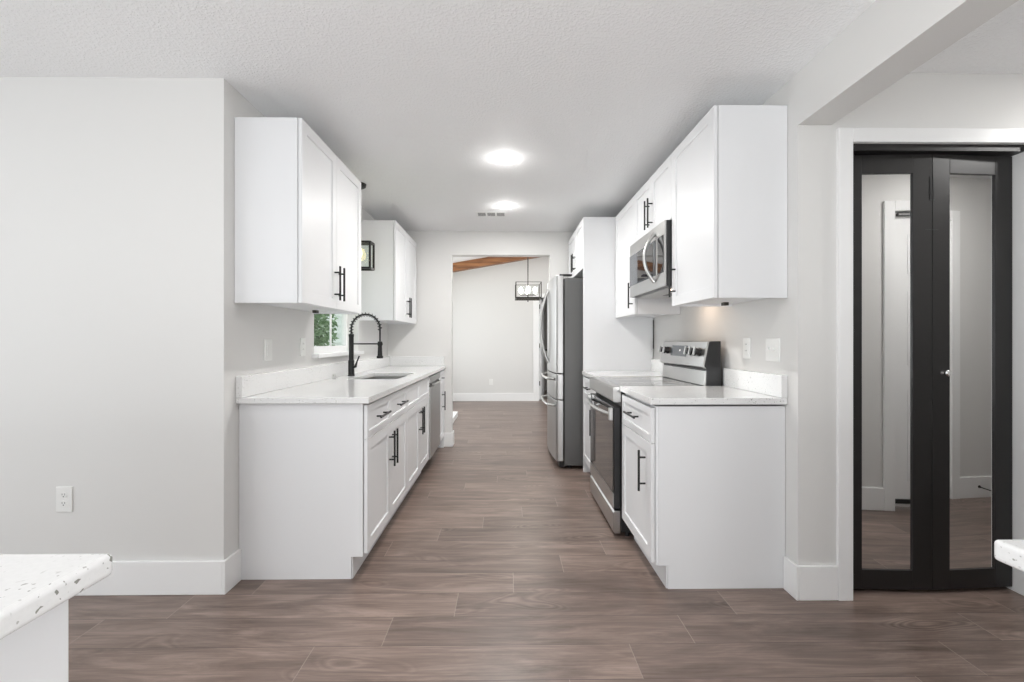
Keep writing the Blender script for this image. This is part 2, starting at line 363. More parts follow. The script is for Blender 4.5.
def front(root, name, s, xbody, y0, y1, z0, z1, fr=.057):
    xb = xbody+s*.004; xf = xb+s*.018
    o = shaker(y0+G/2, y1-G/2, z0+G/2, z1-G/2, xb, xf, fr).build(name, M['cab'], root)
    return o, xf
def base_cabinet(name, label, s, xw, xbody, y0, y1, layout, near_panel=False, group=None, sink=False):
    xm = (xw+xbody)/2
    r = thing(name, label, 'cabinet', (xm, (y0+y1)/2, 0), group)
    toe = xbody-s*.058
    prof = [(xw, 0), (toe, 0), (toe, .112), (xbody, .112), (xbody, .88), (xw, .88)]
    if sink:
        MB().prism(prof[:4]+[(xbody, .66), (xw, .66)], 'y', y0+.0006, y1-.0006).box(xw, xbody, y0+.0006, y0+.018, .6605, .88).box(xw, xbody, y1-.018, y1-.0006, .6605, .88).box(xbody-.018, xbody, y0+.018, y1-.018, .6605, .88).build('body', M['cab'], r)
    else: MB().prism(prof, 'y', y0+.0006, y1-.0006).build('body', M['cab'], r, .001)
    if near_panel:
        MB().prism([(xw, .0), (toe-s*.0, .0), (toe, .112), (xbody+(.012 if s < 0 else 0), .112), (xbody+(.012 if s < 0 else 0), .88), (xw, .88)], 'y', y0-.0055, y0+.0).build('end_panel', M['cab'], r, .001)
    toe_f = MB().box(toe+s*.001, toe+s*.007, y0, y1, 0.001, .108).build('toe_kick', M['cab'], r)
    layout(r, s, xbody)
    return r
zt0, zt1, zd = .125, .873, .70
def two_doors_two_drawers(y0, y1, pulls=True):
    def f(r, s, xb):
        ym = (y0+y1)/2
        for a, b in ((y0, ym), (ym, y1)):
            d, xf = front(r, 'drawer_front', s, xb, a, b, zd, zt1, .035)
            if pulls: handle(d, xf, s, ((a+b)/2, .79), .2, False)
        for a, b, h in ((y0, ym, ym-.035), (ym, y1, ym+.035)):
            d, xf = front(r, 'door', s, xb, a, b, zt0, zd); handle(d, xf, s, (h, .555), .21)
    return f
def one_door_one_drawer(y0, y1, hy, pl=.2):
    def f(r, s, xb):
        d, xf = front(r, 'drawer_front', s, xb, y0, y1, zd, zt1, .035); handle(d, xf, s, ((y0+y1)/2, .795), min(pl, (y1-y0)*.5), False)
        d, xf = front(r, 'door', s, xb, y0, y1, zt0, zd); handle(d, xf, s, (hy, .545), .205)
    return f
LB, RB = -.719, .722   # base cabinet box fronts (door faces .022 further out)
xl, xr = XL+.002, XR-.002
base_cabinet('base_cabinet', 'white base cabinet nearest on the left, two drawers with black pulls over two doors', 1, xl, LB, 2.284, 3.197, two_doors_two_drawers(2.284, 3.197), True)
base_cabinet('base_cabinet', 'white shaker sink cabinet left of the aisle, false drawer fronts without pulls over two doors', 1, xl, LB, 3.199, 4.112, two_doors_two_drawers(3.199, 4.112, False), sink=True)
base_cabinet('base_cabinet', 'narrow white base cabinet with one black pull between dishwasher and the end wall', 1, xl, LB, 4.725, 5.075, one_door_one_drawer(4.725, 5.075, 4.93, .0), False)
base_cabinet('base_cabinet', 'white base cabinet nearest on the right, one drawer over one door', -1, xr, RB, 2.172, 2.722, one_door_one_drawer(2.172, 2.722, 2.262), True)
base_cabinet('base_cabinet', 'white base cabinet sliver seen between the range and the refrigerator panel', -1, xr, RB, 3.512, 4.102, one_door_one_drawer(3.512, 4.102, 3.58), False)
f_ = MB().box(xl, LB+.02, 5.077, YF-.002, 0, .88).build('filler_strip', M['cab']); tag(f_, 'white filler strip closing the gap between left cabinets and the end wall', 'filler')

def wall_cabinet(label, s, xw, xbody, y0, y1, z0, z1, doors, hl=.2, hz=None, group=None):
    r = thing('wall_cabinet', label, 'cabinet', ((xw+xbody)/2, (y0+y1)/2, z0), group)
    MB().box(xw, xbody, y0, y1, z0+.012, z1).box(xw, xbody, y0, y0+.018, z0, z0+.012).box(xw, xbody, y1-.018, y1, z0, z0+.012).box(xbody-s*.018, xbody, y0+.018, y1-.018, z0, z0+.012).build('body', M['cab'], r, .001)
    for a, b, h in doors:
        d, xf = front(r, 'door', s, xbody, a, b, z0, z1); handle(d, xf, s, (h, (hz or z0+.15)), hl)
    return r
LU, RU = -1.027, 1.017
zl0, zl1, zr0, zr1 = 1.383, 2.296, 1.402, 2.325
def pair(y0, y1): m_ = (y0+y1)/2; return [(y0, m_, m_-.033), (m_, y1, m_+.033)]
cL1 = wall_cabinet('white two-door wall cabinet at upper left nearest the camera, above the quartz counter', 1, xl, LU, 2.240, 3.154, zl0, zl1, pair(2.240, 3.154))
wall_cabinet('white two-door wall cabinet beyond the kitchen window, against the end wall', 1, xl, LU, 4.135, 5.10, zl0, zl1, pair(4.135, 5.10))
cR1 = wall_cabinet('large white single-door wall cabinet at upper right nearest the camera', -1, xr, RU, 2.150, 2.700, zr0, zr1, [(2.150, 2.700, 2.645)])
wall_cabinet('short white two-door wall cabinet directly above the microwave', -1, xr, RU, 2.702, 3.482, 1.932, zr1, pair(2.702, 3.482), .2, 2.065)
wall_cabinet('white single-door wall cabinet between the microwave and the tall refrigerator panel', -1, xr, RU, 3.484, 4.104, zr0, zr1, [(3.484, 4.104, 3.54)])
cF = wall_cabinet('white two-door cabinet above the refrigerator with a tall side panel down to the floor', -1, xr, .727, 4.134, 5.09, 1.86, zr1, pair(4.134, 5.09), .18, 1.99)
MB().box(.705, XR-.008, 4.108, 4.1325, 0, zr1).build('tall_end_panel', M['cab'], cF, .001)

# ------------------------------------------------------------------ countertops
def slab(name, label, x0, x1, y0, y1, hole=None, z0=.884, z1=.914, bev=.003, seg=2):
    mb = MB(); bm = mb.bm
    if hole:
        hx0, hx1, hy0, hy1 = hole
        def rg(pts, z): return [bm.verts.new((a, b, z)) for a, b in pts]
        O = ((x0, y0), (x1, y0), (x1, y1), (x0, y1)); I = ((hx0, hy0), (hx1, hy0), (hx1, hy1), (hx0, hy1))
        ot, it, ob, ib = rg(O, z1), rg(I, z1), rg(O, z0), rg(I, z0)
        for i in range(4):
            j = (i+1) % 4
            for q in ((ot[i], ot[j], it[j], it[i]), (ob[i], ob[j], ib[j], ib[i]), (ot[i], ot[j], ob[j], ob[i]), (it[i], it[j], ib[j], ib[i])): bm.faces.new(q)
    else: mb.box(x0, x1, y0, y1, z0, z1)
    o = mb.build(name, M['quartz'], None, bev, seg=seg); return tag(o, label, 'countertop')
ct = slab('quartz_countertop', 'long white quartz countertop along the left wall with the sink cut into it', XL+.001, -.681, 2.252, YF-.001, (-1.17, -.80, 3.33, 4.0))
MB().box(XL+.001, XL+.031, 2.252, YF-.001, .9145, 1.02).build('backsplash', M['quartz'], ct, .002)
MB().box(XL+.0315, -.70, YF-.031, YF-.001, .9145, 1.02).build('backsplash', M['quartz'], ct, .002)
ct = slab('quartz_countertop', 'short white quartz countertop on the right, near side of the range', .692, XR-.001, 2.150, 2.732, None, .890, .922)
MB().box(XR-.031, XR-.001, 2.150, 2.732, .9225, 1.03).build('backsplash', M['quartz'], ct, .002)
ct = slab('quartz_countertop', 'small white quartz countertop between the range and the tall refrigerator panel', .692, XR-.001, 3.506, 4.106, None, .890, .922)
MB().box(XR-.031, XR-.001, 3.506, 4.106, .9225, 1.03).build('backsplash', M['quartz'], ct, .002)

# foreground peninsulas
o = slab('quartz_countertop', 'flecked white quartz slab corner cutting into the lower left foreground', -1.75, -.521, -.5, .610, bev=.007, seg=4)
r = thing('base_cabinet', 'plain white cabinet back under the quartz slab in the lower left corner', 'cabinet', (-1.1, .2, 0))
MB().box(-1.7, -.546, -.45, .572, .0, .882).build('body', M['cab'], r, .001)
o = slab('quartz_countertop', 'flecked white quartz slab tip at the lower right edge, in front of the mirrored doors', .692, 1.26, -.5, .635, bev=.006, seg=4)
r = thing('base_cabinet', 'plain white cabinet hidden under the quartz slab tip at the lower right edge', 'cabinet', (.95, .1, 0))
MB().box(.72, 1.22, -.45, .56, .0, .882).build('body', M['cab'], r, .001)

# ------------------------------------------------------------------ sink and faucet
r = thing('kitchen_sink', 'stainless undermount sink set into the long left countertop', 'sink', (-.985, 3.665, .68))
sx0, sx1, sy0, sy1, sz0, sz1, t = -1.175, -.795, 3.325, 4.005, .69, .883, .004
mb = MB(); bm = mb.bm
def rr_(x0, x1, y0, y1, rad, z, n=5):
    out = []
    for cx, cy, a0 in ((x1-rad, y0+rad, -90), (x1-rad, y1-rad, 0), (x0+rad, y1-rad, 90), (x0+rad, y0+rad, 180)):
        for k in range(n+1):
            a = R(a0+90*k/n); out.append(bm.verts.new((cx+rad*math.cos(a), cy+rad*math.sin(a), z)))
    return out
rings = [rr_(sx0-.012, sx1+.012, sy0-.012, sy1+.012, .04, sz1), rr_(sx0+.002, sx1-.002, sy0+.002, sy1-.002, .035, sz1), rr_(sx0+.006, sx1-.006, sy0+.006, sy1-.006, .04, sz0+.03), rr_(sx0+.03, sx1-.03, sy0+.03, sy1-.03, .03, sz0+.004),]
for A, B in zip(rings, rings[1:]):
    for k in range(len(A)): bm.faces.new((A[k], A[(k+1) % len(A)], B[(k+1) % len(A)], B[k]))
bm.faces.new(rings[-1])
sk = mb.build('basin', M['steelh'], r, smooth=True); so = sk.modifiers.new('solid', 'SOLIDIFY'); so.thickness = .0015; so.offset = -1
MB().lathe((-.985, 3.68, sz0+.005), [(.045, 0), (.045, .003), (.03, .001), (.0, .0005)] if False else [(.045, 0), (.045, .003), (.034, .003), (.03, .001)], 24).build('drain', M['chrome'], r, smooth=True)

fx_, fy_ = -1.245, 3.655
r = thing('spring_faucet', 'matte black pull-down faucet with exposed spring coil behind the sink', 'faucet', (fx_, fy_, .9145))
MB().lathe((fx_, fy_, .9145), [(.028, 0), (.028, .008), (.024, .012), (.024, .125), (.019, .13), (.019, .315), (.021, .318), (.021, .335), (.012, .337)], 24).build('body', M['black'], r, smooth=True)
# arc path: up, over, down
zb, rad = 1.24, .115
path = [Vector((fx_, fy_, zb+.0*k)) for k in range(1)]
for k in range(1, 6): path.append(Vector((fx_, fy_, zb+.055*k/6)))
cxa = fx_+rad
for k in range(0, 25):
    a = math.pi-math.pi*k/24
    path.append(Vector((cxa+rad*math.cos(a), fy_, zb+.055+rad*1.0*math.sin(a))))
for k in range(1, 8): path.append(Vector((fx_+2*rad, fy_, zb+.055-.115*k/7)))
MB().tube(path, .0070, 12).build('hose', M['black'], r, smooth=True)
# spring coil
L_ = [0]
for a, b2 in zip(path, path[1:]): L_.append(L_[-1]+(b2-a).length)
def at(d):
    for i in range(len(path)-1):
        if d <= L_[i+1]+1e-9:
            f = (d-L_[i])/(L_[i+1]-L_[i]); return path[i].lerp(path[i+1], f), (path[i+1]-path[i]).normalized()
    return path[-1], (path[-1]-path[-2]).normalized()
tot = L_[-1]-.10; turns = 17; pts = []
for k in range(turns*10+1):
    d = tot*k/(turns*10); p, tg = at(d); n1_ = Vector((0, 1, 0)); n2_ = tg.cross(n1_).normalized(); a = 2*math.pi*k/10
    pts.append(p+(n1_*math.cos(a)+n2_*math.sin(a))*.0150)
MB().tube(pts, .0030, 6).build('spring', M['black'], r, smooth=True)
hx = fx_+2*rad
MB().lathe((hx, fy_, 1.055), [(.024, 0), (.026, .004), (.026, .018), (.019, .024), (.016, .10), (.018, .104), (.018, .135), (.010, .137)], 24).build('spray_head', M['black'], r, smooth=True)
MB().cyl((fx_+.01, fy_, 1.172), (hx-.012, fy_, 1.172), .0055, 12).lathe((hx, fy_, 1.162), [(.0205, 0), (.0215, .003), (.0215, .017), (.0205, .02)], 20).build('support_arm', M['black'], r, smooth=True)
MB().tube([(fx_+.015, fy_-.01, .985), (fx_+.038, fy_-.012, .99), (fx_+.05, fy_-.012, 1.03), (fx_+.068, fy_-.012, 1.075)], [.012, .011, .006, .006], 12).build('lever', M['black'], r, smooth=True)
r = thing('soap_button', 'small pale deck-mounted cap on the counter beside the black faucet', 'sink cap', (-1.27, 3.36, .9145))
MB().lathe((-1.27, 3.36, .9145), [(.017, 0), (.017, .006), (.012, .009), (.012, .03), (.01, .034)], 20).build('cap', M['satin'], r, smooth=True)

# ------------------------------------------------------------------ dishwasher
r = thing('dishwasher', 'stainless dishwasher built into the left run beyond the sink cabinet', 'dishwasher', (-1.0, 4.418, 0))
MB().box(xl+.01, -.725, 4.118, 4.718, .1, .872).build('body', M['grey'], r)
MB().box(-.79, -.782, 4.118, 4.718, .002, .1).build('toe_kick', M['dark'], r)
d = MB().prism([(-.724, .115), (-.69, .115), (-.684, .125), (-.684, .765), (-.70, .772), (-.724, .772)], 'y', 4.120, 4.716).build('door', M['steel'], r, .002)
MB().box(-.724, -.686, 4.120, 4.716, .812, .872).build('control_strip', M['steel'], r, .002)
MB().box(-.724, -.712, 4.120, 4.716, .773, .811).build('pocket', M['dark'], r)
MB().tube([(-.690, 4.20, .79), (-.672, 4.22, .79), (-.668, 4.30, .79), (-.668, 4.53, .79), (-.672, 4.61, .79), (-.690, 4.64, .79)], .008, 10).cyl((-.711, 4.21, .79), (-.685, 4.21, .79), .006, 8).cyl((-.711, 4.63, .79), (-.685, 4.63, .79), .006, 8).build('handle', M['satin'], r, smooth=True)

# ------------------------------------------------------------------ range
Y0, Y1 = 2.740, 3.500
r = thing('electric_range', 'freestanding stainless electric range with black glass top and slanted rear controls', 'range', (1.0, (Y0+Y1)/2, 0))
MB().box(.715, 1.345, Y0, Y1, .03, .898).build('body', M['dark'], r, .002)
for a in (Y0+.03, Y1-.03):
    for x_ in (.76, 1.30): MB().cyl((x_, a, 0), (x_, a, .03), .014, 12).build('foot', M['dark'], r)
# stainless surround + front lip
MB().prism([(.672, .822), (.664, .832), (.664, .905), (.672, .917), (.715, .919), (.715, .822)], 'y', Y0, Y1).build('front_rail', M['steelh'], r, .002)
for a, b2 in ((Y0, Y0+.012), (Y1-.012, Y1)): MB().box(.7155, 1.235, a, b2, .899, .917).build('cooktop_trim', M['steelh'], r, .001)
ck = MB().box(.7155, 1.235, Y0+.0125, Y1-.0125, .899, .918).build('cooktop', M['glass_black'], r, .001)
for cx, cy, rd in ((.86, 2.93, .095), (.86, 3.31, .115), (1.10, 2.93, .115), (1.10, 3.31, .08)):
    mb = MB()
    for q in (rd, rd*.62):
        mb.tube([(cx+q*math.cos(2*math.pi*k/40), cy+q*math.sin(2*math.pi*k/40), .9181) for k in range(40)], .0007, 4, True)
    mb.build('burner_ring', M['print'], ck)
# backguard
bgp = [(1.348, .90), (1.232, .90), (1.226, .925), (1.243, 1.012), (1.262, 1.022), (1.213, 1.035), (1.246, 1.190), (1.262, 1.197), (1.348, 1.197)]
bgd = MB().prism([(1.328, .90), (1.240, .90), (1.240, 1.02), (1.225, 1.04), (1.255, 1.188), (1.27, 1.194), (1.328, 1.194)], 'y', Y0+.004, Y1-.004).build('backguard', M['dark'], r, .003)
MB().prism([(1.2395, .919), (1.226, .921), (1.2345, 1.010), (1.2395, 1.010)], 'y', Y0+.008, Y1-.008).build('backguard_apron', M['steelh'], r, .001)
# slanted console: plane from A (bottom) to B (top)
A = Vector((1.212, 0, 1.036)); B = Vector((1.243, 0, 1.190)); dv = (B-A).normalized(); nv = Vector((-dv.z, 0, dv.x))
MB().prism([(1.212, 1.036), (1.243, 1.190), (1.256, 1.1945), (1.254, 1.188), (1.2243, 1.0405), (1.236, 1.026), (1.222, 1.028)], 'y', Y0, Y1).build('control_console', M['steelh'], r, .001)
def onc(f, off): p = A+dv*f+nv*off; return p
def cbox(f0, f1, y0, y1, o0, o1):
    pf = [onc(f0, o0), onc(f0, o1), onc(f1, o1), onc(f1, o0)]
    return MB().prism([(p.x, p.z) for p in pf], 'y', y0, y1)
dsp = cbox(.055, .130, 3.02, 3.30, -.001, .002).build('display', M['display'], r)
cbox(.09, .102, 3.13, 3.15, .002, .0025).build('indicator', M['print'], dsp)
for y_ in (2.815, 2.885, 2.955, 3.365, 3.44):
    p0, p1, p2 = onc(.092, .0), onc(.092, .012), onc(.092, .034)
    q = lambda p: (p.x, y_, p.z)
    k = MB().tube([q(p0), q(p1), q(onc(.092, .014)), q(p2)], [.026, .026, .021, .019], 24).build('knob', M['dark'], r, smooth=True)
    cbox(.066, .118, y_-.007, y_+.007, .034, .044).build('knob_grip', M['satin'], k, .001)
# oven door
dr = MB().box(.672, .712, Y0+.004, Y1-.004, .173, .792).build('oven_door', M['dark'], r, .003)
MB().box(.667, .673, Y0+.006, Y1-.006, .173, .262).build('lower_band', M['steelh'], dr, .001)
MB().box(.669, .673, Y0+.02, Y1-.006, .266, .790).build('window', M['glass_black'], dr, .001)
hp = []
for k in range(17):
    f = k/16; y_ = Y0+.035+f*(Y1-Y0-.07); hp.append((.655-.038*math.sin(math.pi*f)**.7 if 0 < f < 1 else .655, y_, .745))
MB().tube(hp, .012, 12).build('handle', M['satin'], dr, smooth=True)
MB().box(.645, .669, Y0+.012, Y0+.045, .71, .785).build('handle_bracket', M['satin'], dr, .003)
MB().box(.645, .669, Y1-.045, Y1-.012, .71, .785).build('handle_bracket', M['satin'], dr, .003)
MB().prism([(.712, .022), (.678, .022), (.668, .035), (.668, .150), (.676, .160), (.712, .160)], 'y', Y0+.004, Y1-.004).build('drawer', M['steelh'], r, .002)

r.location.x -= .015
# ------------------------------------------------------------------ microwave
y0, y1, z0, z1 = 2.712, 3.474, 1.528, 1.926
r = thing('microwave', 'stainless over-the-range microwave with bowed handle under the short cabinet', 'microwave', (1.15, (y0+y1)/2, z0))
MB().box(.969, xr, y0, y1, z0, z1).build('body', M['dark'], r, .002)
fr_ = MB().box(.956, .968, y0, y1, z0, z1).build('door', M['steelh'], r, .003)
MB().box(.9535, .957, y0+.165, y1-.0, z0+.085, z1-.085).build('window_surround', M['display'], fr_, .001)
MB().box(.952, .954, y0+.21, y0+.56, z0+.095, z1-.095).build('window', M['glass_black'], fr_)
cp = MB().box(.9535, .957, y0+.02, y0+.125, z0+.085, z1-.085).build('control_panel', M['glass_black'], fr_, .001)
for i in range(0): MB().box(.953, .9536, y0+.045, y0+.10, z0+.12+.045*i, z0+.133+.045*i).build('button', M['print'], cp)
for sg in (1,):
    hp = [(.952-.065*math.sin(math.pi*k/16)**.8 if 0 < k < 16 else .952, y0+.175, z0+.045+(z1-z0-.09)*k/16) for k in range(17)]
    MB().tube(hp, [.013]+[.011]*15+[.013], 12).build('handle', M['satin'], fr_, smooth=True)
bt = MB().box(1.0, 1.3, y0+.03, y1-.03, z0-.008, z0-.001).build('bottom_plate', M['steelh'], r, .001)
MB().box(1.04, 1.10, y0+.06, y0+.16, z0-.0105, z0-.0085).build('cooktop_light', M['cooklamp'], bt)
MB().box(1.12, 1.26, y0+.22, y0+.5, z0-.011, z0-.0085).build('grease_filter', M['grey'], bt)
l = bpy.data.lights.new('cooktop_lamp', 'AREA'); l.size = .14; l.energy = .8; l.color = (1, .75, .55)
lo = bpy.data.objects.new('cooktop_lamp', l); COL.objects.link(lo); lo.location = (1.18, 2.98, z0-.02)

# ------------------------------------------------------------------ refrigerator
fy0, fy1 = 4.205, 5.105
r = thing('refrigerator', 'stainless french-door refrigerator with two drawers beside the tall white panel', 'refrigerator', (.9, (fy0+fy1)/2, 0))
MB().box(.545, 1.31, fy0+.003, fy1-.003, .03, 1.785).build('body', M['grey'], r, .006)
MB().box(.50, .56, fy0+.02, fy1-.02, .012, .07).build('base_grille', M['dark'], r, .003)
for a in (fy0+.06, fy1-.06):
    for x_ in (.60, 1.25): MB().cyl((x_, a, 0), (x_, a, .03), .02, 12).build('foot', M['dark'], r)
fc, hw = (fy0+fy1)/2, (fy1-fy0)/2
def arcx(y): return .438+.034*((y-fc)/hw)**2
def fdoor(name, a, b, za, zb):
    n = 14; rr2 = .012; pf = []
    ys = [a+rr2+(b-a-2*rr2)*k/n for k in range(n+1)]
    pf.append((.535, a)); pf.append((arcx(a)+rr2, a)); pf.append((arcx(a)+rr2*.3, a+rr2*.3))
    pf += [(arcx(y), y) for y in ys]
    pf.append((arcx(b)+rr2*.3, b-rr2*.3)); pf.append((arcx(b)+rr2, b)); pf.append((.535, b))
    return MB().prism(pf, 'z', za, zb).build(name, M['steel'], r, .004, smooth=True)
d1 = fdoor('door', fy0, fc-.002, .893, 1.805); d2 = fdoor('door', fc+.002, fy1, .893, 1.805)
dm = fdoor('drawer', fy0, fy1, .648, .885); db = fdoor('drawer', fy0, fy1, .075, .640)
for d, yy in ((d1, fc-.045), (d2, fc+.045)):
    hp = []
    for k in range(21):
        f = k/20; hp.append((.437-.082*math.sin(math.pi*f)**.75 if 0 < k < 20 else .438, yy, .975+.735*f))
    MB().tube(hp, [.016]+[.0125]*19+[.016], 12).build('handle', M['satin'], d, smooth=True)
for d, zz in ((dm, .835), (db, .585)):
    hp = []
    for k in range(17):
        f = k/16; y_ = fy0+.06+(fy1-fy0-.12)*f; hp.append((arcx(y_)-.055*min(1, math.sin(math.pi*f)*2.5) if 0 < k < 16 else arcx(y_), y_, zz))
    MB().tube(hp, .0125, 12).build('handle', M['satin'], d, smooth=True)
for a in (fy0+.05, fy1-.05): MB().box(.50, .62, a-.03, a+.03, 1.806, 1.822).build('hinge_cover', M['dark'], r, .004)

# ------------------------------------------------------------------ wall plates
def plate_x(label, s, xw, y, z, wd, ht, kind, group=None):
    """plate on a side wall facing s*X"""
    r = thing('outlet_plate' if kind == 'outlet' else 'switch_plate', label, 'outlet' if kind == 'outlet' else 'light switch', (xw, y, z-ht/2), group)
    p = MB().box(xw, xw+s*.006, y-wd/2, y+wd/2, z-ht/2, z+ht/2).build('cover', M['plate'], r, .002)
    n = 2 if wd > .1 else 1
    for i in range(n):
        yc = y+(i-(n-1)/2)*.046
        if kind == 'outlet':
            MB().box(xw+s*.006, xw+s*.008, yc-.017, yc+.017, z-.034, z+.034).build('socket', M['plate'], r, .001)
            for dz in (-.018, .018):
                sl_ = MB()
                for dy in (-.006, .006): sl_.box(xw+s*.008, xw+s*.0084, yc+dy-.001, yc+dy+.001, z+dz, z+dz+.008)
                sl_.build('slot', M['slot'], r)
        elif kind == 'toggle':
            MB().box(xw+s*.006, xw+s*.018, yc-.004, yc+.004, z-.002, z+.012).build('toggle', M['plate'], r, .001)
        else:
            MB().box(xw+s*.006, xw+s*.009, yc-.016, yc+.016, z-.033, z+.033).build('rocker', M['plate'], r, .001)
plate_x('white wall plate nearest the camera on the left kitchen wall, under the near cabinet', 1, XL, 2.555, 1.145, .078, .12, 'switch')
plate_x('white wall plate on the left kitchen wall just before the window', 1, XL, 2.985, 1.155, .074, .118, 'outlet')
plate_x('white outlet plate on the right wall between range backguard and the toggle switches', -1, XR, 2.515, 1.155, .074, .118, 'outlet')
plate_x('wide white toggle switch plate on the right wall, nearest the wall corner', -1, XR, 2.268, 1.150, .118, .118, 'toggle')
r = thing('outlet_plate', 'white duplex outlet low on the plain wall at far left', 'outlet', (-2.08, YL, .39))
MB().box(-2.1175, -2.0425, YL-.006, YL, .39, .509).build('cover', M['plate'], r, .002)
for zz in (.430, .470):
    s_ = MB().lathe((0, 0, 0), [(.016, 0), (.016, .002)], 20)
    for v in s_.bm.verts: v.co = Vector((-2.08+v.co.x, YL-.006-v.co.z, zz+v.co.y*.85))
    so_ = s_.build('socket', M['plate'], r)
    MB().box(-2.087, -2.085, YL-.0085, YL-.008, zz, zz+.008).box(-2.075, -2.073, YL-.0085, YL-.008, zz, zz+.008).box(-2.082, -2.078, YL-.0085, YL-.008, zz-.009, zz-.004).build('slot', M['slot'], so_)
# far-room plate
r = thing('outlet_plate', 'small white outlet on the far room wall seen through the opening', 'outlet', (-.30, YB, .32))
MB().box(-.338, -.262, YB-.006, YB, .32, .44).build('cover', M['plate'], r, .002)
MB().box(-.317, -.283, YB-.008, YB-.006, .346, .414).build('socket', M['plate'], r, .001)

# ------------------------------------------------------------------ ceiling fixtures
def can(x, y, label, pw, halo=False):
    r = thing('recessed_light', label, 'ceiling light', (x, y, CZ), 'recessed kitchen ceiling lights')
    MB().lathe((x, y, CZ), [(.072, -.004), (.088, -.003), (.09, 0)], 40).build('trim_ring', M['trim'], r, smooth=True)
    MB().lathe((x, y, CZ), [(.070, -.0065), (.071, -.0041)], 40).build('lens', M['lens'], r)
    l = bpy.data.lights.new('lamp', 'AREA'); l.shape = 'DISK'; l.size = .14; l.energy = pw; l.color = (1, .985, .965)
    lo = bpy.data.objects.new('lamp', l); COL.objects.link(lo); lo.parent = r; lo.location = (0, 0, -.012)
    if halo:  # extra point lamp below the lens, added to brighten the ceiling around it
        l = bpy.data.lights.new('globe_lamp', 'POINT'); l.shadow_soft_size = .035; l.energy = 1.3; l.color = (1, .985, .965)
        lo = bpy.data.objects.new('globe_lamp', l); COL.objects.link(lo); lo.parent = r; lo.location = (0, 0, -.055)
can(-.01, 3.09, 'round lit recessed ceiling light nearest the camera', 17, True)
can(-.005, 4.17, 'round lit recessed ceiling light just before the air vent', 17, True)
for i, (x, y) in enumerate(((-2.6, .2), (-2.6, -2.0), (-.05, 1.2), (3.0, 1.62))):  # extra fixtures added out of view to light the room and hall
    can(x, y, ['round recessed ceiling light over the left side of the room behind the camera', 'round recessed ceiling light in the rear left corner of the room', 'round recessed ceiling light above the near end of the aisle, out of the picture', 'round recessed ceiling light in the side hall'][i], (8, 6, 5, 12)[i])
r = thing('ceiling_vent', 'rectangular white air register in the ceiling before the end wall', 'vent', (-.175, 4.46, CZ))
vx0, vx1, vy0, vy1 = -.275, -.015, 4.38, 4.50
MB().box(vx0-.02, vx1+.02, vy0-.02, vy0, CZ-.0035, CZ).box(vx0-.02, vx1+.02, vy1, vy1+.02, CZ-.0035, CZ).box(vx0-.02, vx0, vy0, vy1, CZ-.0035, CZ).box(vx1, vx1+.02, vy0, vy1, CZ-.0035, CZ).build('frame', M['trim'], r, .001)
MB().box(vx0, vx1, vy0, vy1, CZ-.0015, CZ).build('backing', M['slot'], r)
mb = MB()
for k in range(4):
    y_ = vy0+.012+k*.029; mb.prism([(y_, CZ-.002), (y_+.006, CZ-.0028), (y_+.007, CZ-.0030), (y_+.002, CZ-.0015)], 'x', vx0, vx1)
mb.box(vx0+.075, vx0+.093, vy0, vy1, CZ-.0035, CZ-.0015).box(vx1-.093, vx1-.075, vy0, vy1, CZ-.0035, CZ-.0015)
mb.build('louvre', M['trim'], r)

# pendant lantern over sink
pxx, pyy = -1.172, 3.60
r = thing('lantern_pendant', 'black open-frame lantern pendant hanging over the sink, half hidden by the near cabinet', 'pendant light', (pxx, pyy, CZ))
MB().lathe((pxx, pyy, CZ), [(.045, -.03), (.058, -.022), (.062, -.002), (.062, 0)], 28).build('canopy', M['black'], r, smooth=True)
MB().cyl((pxx, pyy, 2.41), (pxx, pyy, 1.99), .005, 10).build('rod', M['black'], r)
h_, za, zb_, q = .108, 1.768, 1.972, .0075
hy_ = .05
mb = MB()
for a in (-1, 1):
    for b2 in (-1, 1): mb.box(pxx+a*h_-q, pxx+a*h_+q, pyy+b2*hy_-q, pyy+b2*hy_+q, za, zb_)
for zz in (za, zb_):
    for a in (-1, 1):
        mb.box(pxx-h_, pxx+h_, pyy+a*hy_-q, pyy+a*hy_+q, zz-q, zz+q); mb.box(pxx+a*h_-q, pxx+a*h_+q, pyy-hy_, pyy+hy_, zz-q, zz+q)
mb.box(pxx-h_, pxx+h_, pyy-q, pyy+q, zb_-q, zb_+q).lathe((pxx, pyy, zb_), [(.03, 0), (.02, .022), (.008, .03)], 16)
mb.build('frame', M['black'], r)
mb = MB()
for a in (-1, 1): mb.box(pxx+a*h_-.0015, pxx+a*h_+.0015, pyy-hy_+q, pyy+hy_-q, za+q, zb_-q); mb.box(pxx-h_+q, pxx+h_-q, pyy+a*hy_-.0015, pyy+a*hy_+.0015, za+q, zb_-q)
mb.build('glass_panel', M['glass'], r)
MB().lathe((pxx, pyy, 1.945), [(.014, 0), (.014, .03)], 14).build('socket', M['black'], r)
MB().lathe((pxx, pyy, 1.85), [(.006, 0), (.024, .015), (.03, .035), (.026, .06), (.013, .094)], 18).build('bulb', M['warmbulb'], r, smooth=True)

